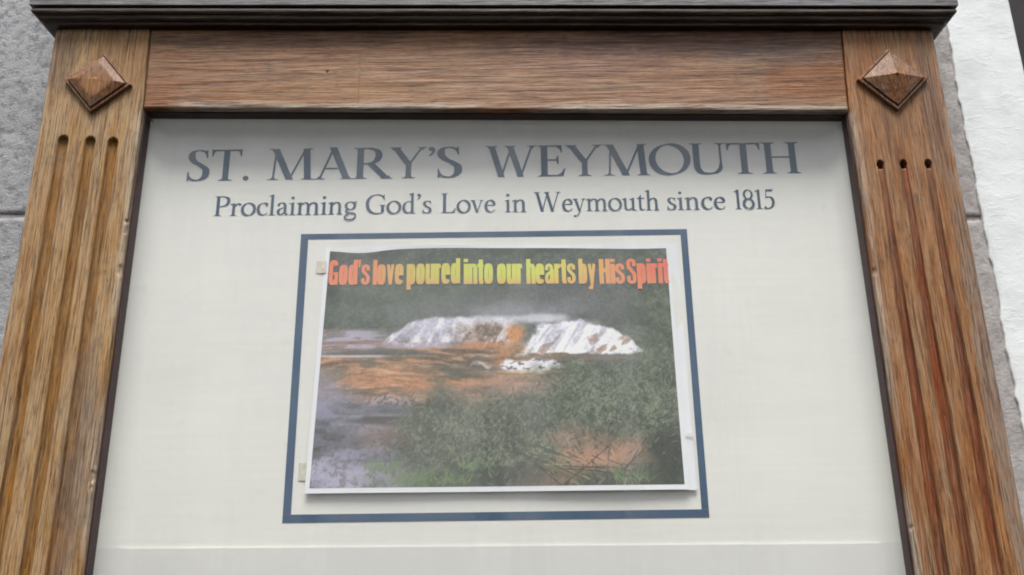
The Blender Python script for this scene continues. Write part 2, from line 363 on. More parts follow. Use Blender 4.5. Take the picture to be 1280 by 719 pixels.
# lower rail, below the picture
def foot(x, z, s, t): return 0*x+0.0012, {'groove': 0*x, 'wear': 0*x}
board('bottom_rail', lambda s, t: -0.4406+0.846*s, lambda s, t: ZBOT-0.04+0.11*t, 120, 20, YF, YB, foot, M['oak_rail'], nb)

# cornice: moulding profile (overhang, height) carried across the front and returned to the wall at both ends
def sweep(name, prof, mat, seed):
    V = []; F = []; nx = 70; prof = list(prof)
    XL, XR = -0.5625, 0.5240; rows = []
    for (o, z) in prof:
        path = [(XL-o, WY+0.004)] + [(XL-o+(XR-XL+2*o)*k/(nx-1), YF-o) for k in range(nx)] + [(XR+o, WY+0.004)]
        row = []
        for (x, y) in path:
            row.append(len(V)); wz = 0.0009*(float(fbm(np.array(x*5.), np.array(z*3.), seed, 2))-0.5)
            V.append((x, y, zt(x)+z+wz))
        rows.append(row)
    for a, b_ in zip(rows[:-1], rows[1:]):
        for k in range(len(a)-1): F.append((a[k], a[k+1], b_[k+1], b_[k]))
    me = mesh(name, V, F); o = link(name, me, mat, nb); return o
cv = [(-0.004, 0.0), (0.0085, 0.0004), (0.0095, 0.0030), (0.0135, 0.0040), (0.0150, 0.0052), (0.0158, 0.0078), (0.0162, 0.0088)]
cv += [(0.0170+0.0042*math.sin(a), 0.0130-0.0042*math.cos(a)) for a in np.linspace(0.15, 2.8, 10)]           # bead
cv += [(0.0175, 0.0174), (0.0172, 0.0186), (0.0, 0.0190)]
sweep('cornice_moulding', cv, M['cornice'], 401)
cp = [(0.0, 0.0182), (0.0222, 0.0184), (0.0232, 0.0192), (0.0235, 0.046), (0.0225, 0.052), (0.012, 0.060), (-0.03, 0.066)]
sweep('cornice_cap', cp, M['cornice_cap'], 407)

# diamond bosses
def boss(cx, cz, hd, rot, apex, worn, label):
    """square plinth set on its corner, a quirk, then a low pyramid"""
    prof = [(1.0, 0.0), (1.0, 0.0050), (0.975, 0.0062), (0.90, 0.0064), (0.885, 0.0046), (0.865, 0.0050), (0.845, 0.0085)]
    nseg = 14; V = []; rings = []
    top = [(0.845*(1-k/10), 0.0085+(apex-0.0085)*(k/10)) for k in range(1, 10)]
    for (r_, h) in prof+top:
        ring = []
        for sd in range(4):
            a0 = math.pi/2*sd; p0 = (math.cos(a0)*hd*r_, math.sin(a0)*hd*r_); a1 = a0+math.pi/2; p1 = (math.cos(a1)*hd*r_, math.sin(a1)*hd*r_)
            for k in range(nseg):
                f_ = k/nseg; ring.append((p0[0]+(p1[0]-p0[0])*f_, p0[1]+(p1[1]-p0[1])*f_, h))
        rings.append(ring)
    cr, sr = math.cos(rot), math.sin(rot); n = 4*nseg; rs = random.Random(int(1000*cx))
    for ring in rings:
        for (x, z, h) in ring:
            hh = h
            if h > 0.007: hh = min(h, worn) + 0.15*max(0, h-worn)
            nz = float(fbm(np.array((x+cx)*90), np.array((z+cz)*90), 71, 2))-0.5
            V.append((cx+cr*x-sr*z, YF+0.001-hh+0.0010*nz, cz+sr*x+cr*z))
    F = []
    for j in range(len(rings)-1):
        for k in range(n): F.append((j*n+k, j*n+(k+1) % n, (j+1)*n+(k+1) % n, (j+1)*n+k))
    V.append((cx, YF-min(apex, worn)-0.0004, cz)); t = len(V)-1; L = (len(rings)-1)*n
    for k in range(n): F.append((L+k, L+(k+1) % n, t))
    F.append(tuple(range(n-1, -1, -1)))
    x = np.array([v[0] for v in V]); z = np.array([v[2] for v in V])
    o = link('diamond_boss', mesh('diamond_boss', V, F, {'groove': 0*x, 'wear': 0*x}), M['oak_boss'], nb); tag(o, label); return o
boss(0.4622, 0.5595, 0.0425, 0.0, 0.0185, 0.9, 'crisp pyramid shaped diamond boss on red brown post')
boss(-0.4975, 0.5690, 0.0410, R(-5), 0.0190, 0.0120, 'worn flattened diamond boss on tan post')

# glazing beads
for (x0, x1) in ((-0.4409, -0.4394), (0.4042, 0.4057)):
    box('glazing_bead', x0, x1, -0.0255, -0.009, ZBOT+0.05, 0.5300, M['bead'], nb, bev=0.0005)
box('glazing_bead', -0.4393, 0.4041, -0.024, -0.009, 0.5250, 0.5275, M['bead'], nb, bev=0.0006, slope=-0.0191)
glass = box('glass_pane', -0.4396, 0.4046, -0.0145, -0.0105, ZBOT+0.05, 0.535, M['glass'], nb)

# painted cove lining of the case between the glass and the panel
def cove(p0, p1, inward, rad, depth=0.0201, mat='panel'):
    V = []; F = []; n = 12; m_ = 24
    for j in range(m_+1):
        f_ = j/m_; bx_, bz_ = p0[0]+(p1[0]-p0[0])*f_, p0[1]+(p1[1]-p0[1])*f_
        for k in range(n+1):
            a = math.pi/2*k/n; o = rad*(1-math.cos(a)); V.append((bx_+inward[0]*o, -0.0090+depth*math.sin(a), bz_+inward[1]*o))
    for j in range(m_):
        for k in range(n): F.append((j*(n+1)+k, j*(n+1)+k+1, (j+1)*(n+1)+k+1, (j+1)*(n+1)+k))
    link('case_lining', mesh('case_lining', V, F, smooth=True), M[mat], nb)
for (xe, sg, zs_) in ((-0.4399, 1, 0.0290), (0.4047, -1, 0.0244)):
    cove((xe, zs_), (xe, 0.5320 if sg > 0 else 0.5180), (sg, 0), 0.026)
    cove((xe, ZBOT+0.05), (xe, zs_), (sg, 0), 0.026, 0.0177, 'panel_low')
cove((-0.4397, zb(-0.44)-0.0012), (0.4047, zb(0.405)-0.0012), (0, -1), 0.018)
REC = 0.011; KP = 0.981/0.97
# panels behind the glass
panel = box('painted_panel', -0.452, 0.418, 0.0, 0.012, ZBOT, 0.60, M['panel'], nb)
low = box('lower_panel', -0.4515, 0.4175, -0.0024, -0.0002, ZBOT+0.002, 0.0262, M['panel_low'], nb, bev=0.0005, slope=-0.0055)
# ---------------------------------------------------------------- lettering: a broad-pen roman drawn with strokes
class Glyph:
    def __init__(s): s.polys = []
    def poly(s, p): s.polys.append([tuple(q) for q in p])
A_, B_, PHI = 0.132, 0.046, R(16)
KB = 1.0
def penw(th, A=A_, B=B_, phi=PHI): return math.sqrt(((A*KB if A > 0.09 else A)*math.sin(th-phi))**2+(B*math.cos(th-phi))**2)
def cat(pts, closed=False, n=9):
    P = [np.array(p, float) for p in pts]; out = []; m = len(P)
    for i in range(m if closed else m-1):
        p0 = P[(i-1) % m] if (closed or i > 0) else 2*P[0]-P[1]; p1 = P[i]; p2 = P[(i+1) % m]
        p3 = P[(i+2) % m] if (closed or i+2 < m) else 2*P[-1]-P[-2]
        for k in range(n):
            t = k/n; out.append(0.5*((2*p1)+(-p0+p2)*t+(2*p0-5*p1+4*p2-p3)*t*t+(-p0+3*p1-3*p2+p3)*t**3))
    if not closed: out.append(P[-1])
    return out
def curve(g, pts, closed=False, A=A_, B=B_, phi=PHI, w0=None, w1=None):
    P = cat(pts, closed); n = len(P); L = []; Rr = []
    for i in range(n):
        a = P[(i-1) % n] if (closed or i > 0) else P[i]; b_ = P[(i+1) % n] if (closed or i < n-1) else P[i]
        d = b_-a; d = d/(np.hypot(*d)+1e-9); wd = penw(math.atan2(d[1], d[0]), A, B, phi); f_ = i/(n-1)
        if w0 is not None and f_ < 0.3: wd = w0+(wd-w0)*(f_/0.3)
        if w1 is not None and f_ > 0.7: wd = w1+(wd-w1)*((1-f_)/0.3)
        nn = np.array([-d[1], d[0]])*wd/2; L.append(P[i]+nn); Rr.append(P[i]-nn)
    for i in range(n if closed else n-1):
        j = (i+1) % n; g.poly([L[i], L[j], Rr[j], Rr[i]])
def line(g, x0, y0, x1, y1, w):                     # horizontally cut stroke
    w = w*KB if w > 0.1 else w
    h = w/2*math.hypot(x1-x0, y1-y0)/max(1e-6, abs(y1-y0)); g.poly([(x0-h, y0), (x0+h, y0), (x1+h, y1), (x1-h, y1)])
def serif(g, x, y, up, w, ext=0.085, th=0.028, l=1, r=1):   # bracketed serif on a stem end; up=+1 foot, -1 head
    hl = w/2+ext*l; hr = w/2+ext*r; h = th*up
    pts = [(x-hl, y), (x+hr, y), (x+hr, y+h*0.7)]
    for t in (0.35, 0.7, 1.0): pts.append((x+w/2+ext*r*(1-t)**2, y+h*0.7+up*0.075*t*t))
    for t in (1.0, 0.7, 0.35): pts.append((x-w/2-ext*l*(1-t)**2, y+h*0.7+up*0.075*t*t))
    pts.append((x-hl, y+h*0.7)); g.poly(pts)
def stem(g, x, y0, y1, w=0.128, foot=1, head=1, ext=0.085):
    w = w*KB
    g.poly([(x-w/2, y0), (x+w/2, y0), (x+w/2, y1), (x-w/2, y1)])
    if foot: serif(g, x, y0, 1, w, ext)
    if head: serif(g, x, y1, -1, w, ext)
def bar(g, x0, x1, y, t=0.046): g.poly([(x0, y-t/2), (x1, y-t/2), (x1, y+t/2), (x0, y+t/2)])
def flag(g, x, y, w):                               # slanted head serif of a small letter
    g.poly([(x-w/2-0.085, y-0.055), (x-w/2-0.080, y-0.085), (x-w/2, y-0.095), (x+w/2, y-0.03), (x+w/2, y+0.012)])
def dot(g, x, y, r): g.poly([(x+r*math.cos(a), y+r*math.sin(a)) for a in np.linspace(0, 2*math.pi, 17)[:-1]])
X = 0.64; sw = 0.112                                # x-height and small-letter stem
def glyph(ch):
    g = Glyph(); adv = 0.6
    if ch == 'S':
        curve(g, [(0.50,0.80),(0.44,0.93),(0.29,0.978),(0.14,0.92),(0.10,0.76),(0.19,0.61),(0.36,0.49),(0.49,0.36),(0.49,0.17),(0.38,0.05),(0.23,0.022),(0.10,0.08),(0.045,0.22)], A=0.155, B=0.04, phi=R(5), w0=0.03, w1=0.03)
        g.poly([(0.475,0.985),(0.515,0.985),(0.525,0.73),(0.495,0.73),(0.455,0.90)]); g.poly([(0.025,0.29),(0.055,0.29),(0.095,0.10),(0.06,0.005),(0.02,0.005)]); adv = 0.62
    elif ch == 'T':
        stem(g, 0.40, 0, 0.97, 0.132, 1, 0, 0.10); bar(g, 0.03, 0.77, 0.972, 0.05)
        g.poly([(0.0,1.02),(0.035,1.0),(0.115,0.955),(0.07,0.90),(0.035,0.77),(0.01,0.77)]); g.poly([(0.80,1.02),(0.79,0.77),(0.765,0.77),(0.73,0.90),(0.685,0.955),(0.765,1.0)]); adv = 0.82
    elif ch == '.': dot(g, 0.12, 0.07, 0.078); adv = 0.25
    elif ch == 'M':
        line(g, 0.155, 0, 0.205, 0.97, 0.05); serif(g, 0.155, 0, 1, 0.05, 0.105); line(g, 0.545, 0.0, 0.185, 1.0, 0.135); line(g, 0.535, 0.0, 0.895, 1.0, 0.05)
        line(g, 0.965, 0, 0.915, 1.0, 0.132); serif(g, 0.965, 0, 1, 0.132, 0.085); serif(g, 0.16, 1.0, -1, 0.08, 0.09, r=0.2); serif(g, 0.925, 1.0, -1, 0.10, 0.085, l=0.2); adv = 1.13
    elif ch == 'A':
        line(g, 0.12, 0, 0.425, 1.0, 0.052); line(g, 0.755, 0, 0.415, 1.03, 0.138); bar(g, 0.23, 0.64, 0.345, 0.044)
        serif(g, 0.12, 0, 1, 0.05, 0.105); serif(g, 0.755, 0, 1, 0.138, 0.085); adv = 0.90
    elif ch in 'PR':
        stem(g, 0.17, 0, 1.0, 0.13); curve(g, [(0.17,0.972),(0.38,0.975),(0.55,0.90),(0.60,0.745),(0.54,0.58),(0.38,0.49),(0.19,0.478)], A=0.135, B=0.044, phi=R(3))
        adv = 0.68
        if ch == 'R': line(g, 0.79, 0.0, 0.40, 0.50, 0.125); serif(g, 0.80, 0, 1, 0.13, 0.07); adv = 0.88
    elif ch == 'Y':
        line(g, 0.43, 0.44, 0.115, 1.0, 0.13); line(g, 0.43, 0.42, 0.745, 1.0, 0.05); g.poly([(0.362,0.0),(0.494,0.0),(0.494,0.50),(0.43,0.60),(0.362,0.50)])
        serif(g, 0.428, 0, 1, 0.132, 0.09); serif(g, 0.115, 1.0, -1, 0.14, 0.075); serif(g, 0.745, 1.0, -1, 0.06, 0.09); adv = 0.86
    elif ch == 'W':
        line(g, 0.345, 0, 0.115, 1.0, 0.125); line(g, 0.345, 0.0, 0.59, 0.98, 0.05); line(g, 0.80, 0, 0.555, 1.0, 0.125); line(g, 0.80, 0, 1.075, 1.0, 0.05)
        serif(g, 0.115, 1.0, -1, 0.13, 0.075); serif(g, 0.56, 1.0, -1, 0.13, 0.07); serif(g, 1.075, 1.0, -1, 0.06, 0.085); adv = 1.20
    elif ch in 'EL':
        stem(g, 0.17, 0, 1.0, 0.13)
        bar(g, 0.17, 0.60, 0.024, 0.048); g.poly([(0.55,0.0),(0.615,0.0),(0.665,0.245),(0.635,0.25),(0.57,0.12),(0.48,0.045)])
        adv = 0.70
        if ch == 'E':
            bar(g, 0.17, 0.56, 0.976, 0.048); g.poly([(0.53,1.0),(0.59,1.0),(0.60,0.76),(0.575,0.76),(0.54,0.87),(0.45,0.955)])
            bar(g, 0.17, 0.47, 0.525, 0.046); g.poly([(0.45,0.55),(0.485,0.66),(0.51,0.66),(0.51,0.39),(0.485,0.39),(0.45,0.50)])
    elif ch == 'O': curve(g, [(0.47+0.415*math.cos(a), 0.50+0.478*math.sin(a)) for a in np.linspace(0, 2*math.pi, 13)[:-1]], True, A=0.142, B=0.045, phi=R(18)); adv = 0.94
    elif ch == 'U':
        g.poly([(0.17-0.065*KB,0.34),(0.17+0.065*KB,0.34),(0.17+0.065*KB,1.0),(0.17-0.065*KB,1.0)]); serif(g, 0.17, 1.0, -1, 0.13); g.poly([(0.715,0.36),(0.765,0.36),(0.765,1.0),(0.715,1.0)]); serif(g, 0.74, 1.0, -1, 0.05, 0.10)
        curve(g, [(0.17,0.36),(0.185,0.19),(0.28,0.06),(0.44,0.025),(0.61,0.06),(0.715,0.18),(0.740,0.38)], A=0.13, B=0.05, phi=R(10), w1=0.05); adv = 0.90
    elif ch == 'H': stem(g, 0.17, 0, 1.0, 0.13); stem(g, 0.74, 0, 1.0, 0.13); bar(g, 0.2, 0.72, 0.525, 0.046); adv = 0.91
    elif ch == "'": dot(g, 0.11, 0.93, 0.072); curve(g, [(0.150,0.95),(0.165,0.86),(0.11,0.76),(0.045,0.70)], A=0.07, B=0.05, w1=0.015); adv = 0.24
    elif ch == 'G':
        curve(g, [(0.77,0.76),(0.70,0.90),(0.50,0.975),(0.27,0.91),(0.115,0.73),(0.08,0.48),(0.14,0.22),(0.31,0.055),(0.53,0.022),(0.72,0.07)], A=0.135, B=0.045, phi=R(12), w0=0.035)
        g.poly([(0.755,0.98),(0.785,0.98),(0.80,0.70),(0.772,0.70),(0.735,0.85)]); g.poly([(0.66,0.07),(0.785,0.10),(0.785,0.43),(0.66,0.43)]); serif(g, 0.722, 0.45, -1, 0.125, 0.08); adv = 0.88
    elif ch == 'r':
        stem(g, 0.15, 0, X-0.02, sw, 1, 0, 0.075); flag(g, 0.15, X, sw); curve(g, [(0.19,X-0.20),(0.25,X-0.09),(0.335,X-0.028),(0.41,X-0.06)], A=0.11, B=0.05, w0=0.03); dot(g, 0.405, X-0.07, 0.06); adv = 0.46
    elif ch == 'o': curve(g, [(0.31+0.255*math.cos(a), X/2+(X/2-0.012)*math.sin(a)) for a in np.linspace(0, 2*math.pi, 13)[:-1]], True, A=0.122, B=0.046, phi=R(18)); adv = 0.62
    elif ch == 'c': curve(g, [(0.465,X-0.115),(0.40,X-0.035),(0.29,X-0.025),(0.145,X-0.12),(0.095,0.30),(0.16,0.10),(0.30,0.022),(0.42,0.055),(0.49,0.135)], A=0.125, B=0.045, w1=0.025); dot(g, 0.45, X-0.12, 0.055); adv = 0.52
    elif ch == 'l': stem(g, 0.15, 0, 1.04, sw, 1, 0, 0.075); flag(g, 0.15, 1.05, sw); adv = 0.31
    elif ch == 'i': stem(g, 0.15, 0, X-0.02, sw, 1, 0, 0.075); flag(g, 0.15, X, sw); dot(g, 0.145, 0.87, 0.072); adv = 0.31
    elif ch in 'nmhu':
        if ch == 'u':
            g.poly([(0.10,0.20),(0.212,0.20),(0.212,X),(0.10,X)]); flag(g, 0.156, X, sw)
            curve(g, [(0.156,0.24),(0.175,0.10),(0.27,0.035),(0.38,0.075),(0.465,0.16)], A=0.11, B=0.048, phi=R(5), w1=0.03)
            g.poly([(0.445,0.0),(0.557,0.04),(0.557,X),(0.445,X)]); flag(g, 0.501, X, sw); g.poly([(0.50,0.0),(0.50,0.06),(0.64,0.035),(0.64,0.005)]); adv = 0.66
        else:
            stem(g, 0.15, 0, (1.03 if ch == 'h' else X-0.02), sw, 1, 0, 0.075); flag(g, 0.15, 1.04 if ch == 'h' else X, sw)
            for k in range(2 if ch == 'm' else 1):
                x0 = 0.15+0.345*k
                curve(g, [(x0+0.03,X-0.19),(x0+0.10,X-0.085),(x0+0.205,X-0.028),(x0+0.315,X-0.085),(x0+0.345,X-0.22)], A=0.112, B=0.05, phi=R(8), w0=0.025)
                stem(g, x0+0.345, 0, X-0.18, sw, 1, 0, 0.07)
            adv = 1.0 if ch == 'm' else 0.655
    elif ch == 'a':
        curve(g, [(0.10,X-0.14),(0.16,X-0.045),(0.27,X-0.025),(0.365,X-0.09),(0.385,X-0.2)], A=0.112, B=0.05, phi=R(8)); dot(g, 0.115, X-0.13, 0.052); g.poly([(0.33,0.10),(0.442,0.06),(0.442,X-0.18),(0.33,X-0.18)])
        curve(g, [(0.38,0.395),(0.25,0.345),(0.125,0.26),(0.115,0.10),(0.21,0.032),(0.31,0.08),(0.38,0.16)], A=0.115, B=0.042, phi=R(5), w0=0.03, w1=0.03); g.poly([(0.36,0.12),(0.442,0.10),(0.50,0.065),(0.535,0.075),(0.50,0.01),(0.42,-0.005)]); adv = 0.545
    elif ch == 'g':
        curve(g, [(0.285+0.185*math.cos(a), 0.435+0.19*math.sin(a)) for a in np.linspace(0, 2*math.pi, 13)[:-1]], True, A=0.11, B=0.042, phi=R(5))
        curve(g, [(0.20,0.265),(0.11,0.20),(0.13,0.105),(0.30,0.068),(0.47,0.025),(0.505,-0.10),(0.42,-0.235),(0.26,-0.275),(0.11,-0.235),(0.06,-0.14),(0.12,-0.045),(0.23,0.055)], A=0.06, B=0.075, phi=R(0)); curve(g, [(0.43,0.56),(0.50,0.615),(0.565,0.60)], A=0.05, B=0.055); adv = 0.57
    elif ch == 'd':
        curve(g, [(0.43,X-0.10),(0.33,X-0.028),(0.17,X-0.11),(0.10,0.31),(0.155,0.10),(0.28,0.032),(0.39,0.08),(0.45,0.16)], A=0.12, B=0.045, phi=R(14), w0=0.04, w1=0.03)
        g.poly([(0.405,0.0),(0.517,0.04),(0.517,1.04),(0.405,1.02)]); flag(g, 0.461, 1.04, sw); g.poly([(0.46,0.0),(0.46,0.06),(0.60,0.035),(0.60,0.005)]); adv = 0.62
    elif ch == 's':
        curve(g, [(0.36,X-0.13),(0.31,X-0.045),(0.215,X-0.025),(0.125,X-0.075),(0.115,X-0.185),(0.20,0.345),(0.305,0.275),(0.355,0.17),(0.30,0.05),(0.19,0.022),(0.09,0.07),(0.055,0.16)], A=0.118, B=0.042, phi=R(3), w0=0.03, w1=0.03)
        g.poly([(0.345,X-0.01),(0.372,X-0.01),(0.382,X-0.19),(0.357,X-0.19)]); g.poly([(0.035,0.21),(0.06,0.21),(0.075,0.02),(0.035,0.0)]); adv = 0.445
    elif ch in 'vy':
        line(g, 0.285, 0, 0.10, X, 0.112); line(g, 0.285, 0, 0.475, X, 0.045); serif(g, 0.10, X, -1, 0.12, 0.06, 0.024); serif(g, 0.475, X, -1, 0.05, 0.075, 0.024)
        if ch == 'y': curve(g, [(0.31,0.05),(0.245,-0.11),(0.17,-0.22),(0.06,-0.25)], A=0.05, B=0.05); dot(g, 0.06, -0.235, 0.052)
        adv = 0.57
    elif ch == 'e':
        curve(g, [(0.12,0.355),(0.30,0.365),(0.455,0.375),(0.43,X-0.11),(0.30,X-0.025),(0.155,X-0.11),(0.095,0.31),(0.155,0.105),(0.30,0.022),(0.42,0.06),(0.49,0.14)], A=0.12, B=0.045, phi=R(16), w0=0.04, w1=0.025); adv = 0.535
    elif ch == 't':
        g.poly([(0.105,0.16),(0.217,0.16),(0.217,0.80),(0.19,0.80),(0.105,0.66)]); curve(g, [(0.161,0.20),(0.185,0.07),(0.265,0.032),(0.37,0.075)], A=0.11, B=0.045, w1=0.02); bar(g, 0.02, 0.36, X-0.022, 0.048); adv = 0.39
    elif ch == '1': stem(g, 0.20, 0, 0.99, 0.118, 1, 0, 0.085); g.poly([(0.03,0.90),(0.03,0.868),(0.145,0.88),(0.255,0.96),(0.255,1.0)]); adv = 0.39
    elif ch == '8':
        curve(g, [(0.285+0.18*math.cos(a), 0.745+0.225*math.sin(a)) for a in np.linspace(0, 2*math.pi, 13)[:-1]], True, A=0.10, B=0.05, phi=R(-15)); curve(g, [(0.285+0.215*math.cos(a), 0.27+0.245*math.sin(a)) for a in np.linspace(0, 2*math.pi, 13)[:-1]], True, A=0.12, B=0.05, phi=R(-15)); adv = 0.57
    elif ch == '5':
        g.poly([(0.16,0.99),(0.47,0.99),(0.485,1.03),(0.50,1.03),(0.46,0.885),(0.17,0.885)]); g.poly([(0.155,0.99),(0.195,0.99),(0.165,0.55),(0.12,0.55)])
        curve(g, [(0.135,0.56),(0.27,0.61),(0.41,0.54),(0.465,0.34),(0.39,0.12),(0.24,0.025),(0.11,0.03),(0.05,0.09)], A=0.122, B=0.05, phi=R(5)); dot(g, 0.08, 0.08, 0.055); adv = 0.55
    return g.polys, adv
GC = {}
def set_word(word, x0, x1, zbase, h, mat, parent, track=0.0, bold=1.0):
    """lay a word between x0 and x1 on the baseline zbase; each letter is a child of its own"""
    global KB; KB = bold; GC.clear()
    gl_ = []; pen = 0
    for ch in word:
        if ch not in GC: GC[ch] = glyph(ch)
        gl_.append((ch, pen)); pen += GC[ch][1]+track
    allx = [p[0]+off for ch, off in gl_ for po in GC[ch][0] for p in po]; mn, mx_ = min(allx), max(allx); k = (x1-x0)/(mx_-mn)
    for ch, off in gl_:
        V = []; F = []
        for q, po in enumerate(GC[ch][0]):
            b0 = len(V)
            for (px, pz) in po: V.append((x0+(px+off-mn)*k, -0.00035-0.000004*q, zbase+pz*h))
            F.append(tuple(range(b0, len(V))))
        link('letter', mesh('letter', V, F), mat, parent)
# blue border and lettering painted on the panel
bo = (-0.2485, 0.2075, 0.0525, 0.383); bt = 0.0078
box('border_line', bo[0], bo[1], -0.0004, -0.0001, bo[3]-bt+0.001, bo[3], M['border'], panel)
box('border_line', bo[0], bo[1], -0.0004, -0.0001, bo[2], bo[2]+bt+0.0008, M['border'], panel)
for xa, xb in ((bo[0], bo[0]+bt+0.001), (bo[1]-bt, bo[1])):
    box('border_line', xa, xb, -0.0004, -0.0001, bo[2]+bt+0.0009, bo[3]-bt+0.0009, M['border'], panel)
H1 = 0.0415; H2 = 0.0255
for wd, a_, b_ in (('ST.', -0.392, -0.3165), ("MARY'S", -0.294, -0.0585), ('WEYMOUTH', -0.030, 0.351)):
    set_word(wd, a_, b_, 0.4535, H1, M['ink'], panel, -0.005, 1.2)
for wd, a_, b_ in (('Proclaiming', -0.3545, -0.1835), ("God's", -0.1735, -0.0945), ('Love', -0.0835, -0.0185), ('in', -0.0075, 0.0185), ('Weymouth', 0.0275, 0.1770), ('since', 0.1865, 0.2560), ('1815', 0.2670, 0.3150)):
    set_word(wd, a_, b_, 0.4075, H2, M['ink'], panel, 0.0, 1.06)

# ---------------------------------------------------------------- poster taped to the panel
poster = bpy.data.objects.new('poster', None); C.objects.link(poster); poster.location = (0, 0, 0)
tag(poster, 'printed paper poster of white falls over orange rocks taped inside blue border', 'poster')
PX0, PX1, PZ0, PZ1 = -0.2225, 0.1880, 0.0810, 0.3665
def skew(s, t):       # paper outline, slightly out of square
    xl = -0.2255+(0.0075)*t; xr = 0.1925-0.0015*t; zl = 0.0825+t*(0.2845); zr = 0.0815+t*(0.2840)
    return xl+(xr-xl)*s, zl+(zr-zl)*s
def lift(s, t):       # how far the sheet stands off the panel: it bows and its lower edge curls out
    return 0.0016 + 0.0042*(1-t)**2.2 + 0.0035*np.exp(-((s-0.32)/0.13)**2)*t**6 + 0.0016*np.exp(-((s-0.75)/0.2)**2)*(1-t)**4 - 0.0012*np.exp(-((s-0.02)/0.05)**2)*t**4 + 0.0006*np.sin(s*9+t*4)
def droop(s, t): return 0.0042*np.exp(-((s-0.10)/0.07)**2)*sstep(0.90, 1.0, t)+0.0022*np.exp(-((s-0.9)/0.16)**2)*sstep(0.9, 1.0, t)
def sheet(name, s0, s1, t0, t1, off, ns, nt_, mat, parent, dx=0.0, dz=0.0, flat=1.0):
    s, t = np.meshgrid(np.linspace(s0, s1, ns), np.linspace(t0, t1, nt_)); s = s.ravel(); t = t.ravel(); x, z = skew(s, t)
    V = np.stack([x+dx, -lift(np.clip(s,0,1.05), t)*flat-off, z+dz], 1)
    if name == 'picture': V[:, 2] -= droop(s, t)
    F = [(j*ns+i, j*ns+i+1, (j+1)*ns+i+1, (j+1)*ns+i) for j in range(nt_-1) for i in range(ns-1)]
    o = link(name, mesh(name, V, F, smooth=True), mat, parent); return o, s, t
sheet('backing_paper', 0.02, 1.0, 0.0, 1.0, -0.0012, 60, 40, M['paper'], poster, 0.0035, -0.0005, 0.8)
paper, _, _ = sheet('paper', 0.0, 0.986, 0.0, 0.995, 0.0, 120, 80, M['paper'], poster)
PU0, PU1, PV0, PV1 = 0.012, 0.976, 0.019, 0.982      # printed area within the sheet
NSX, NSY = 470, 320
pic, ps, pt = sheet('picture', PU0, PU1, PV0, PV1, 0.00012, NSX, NSY, M['print'], paper)
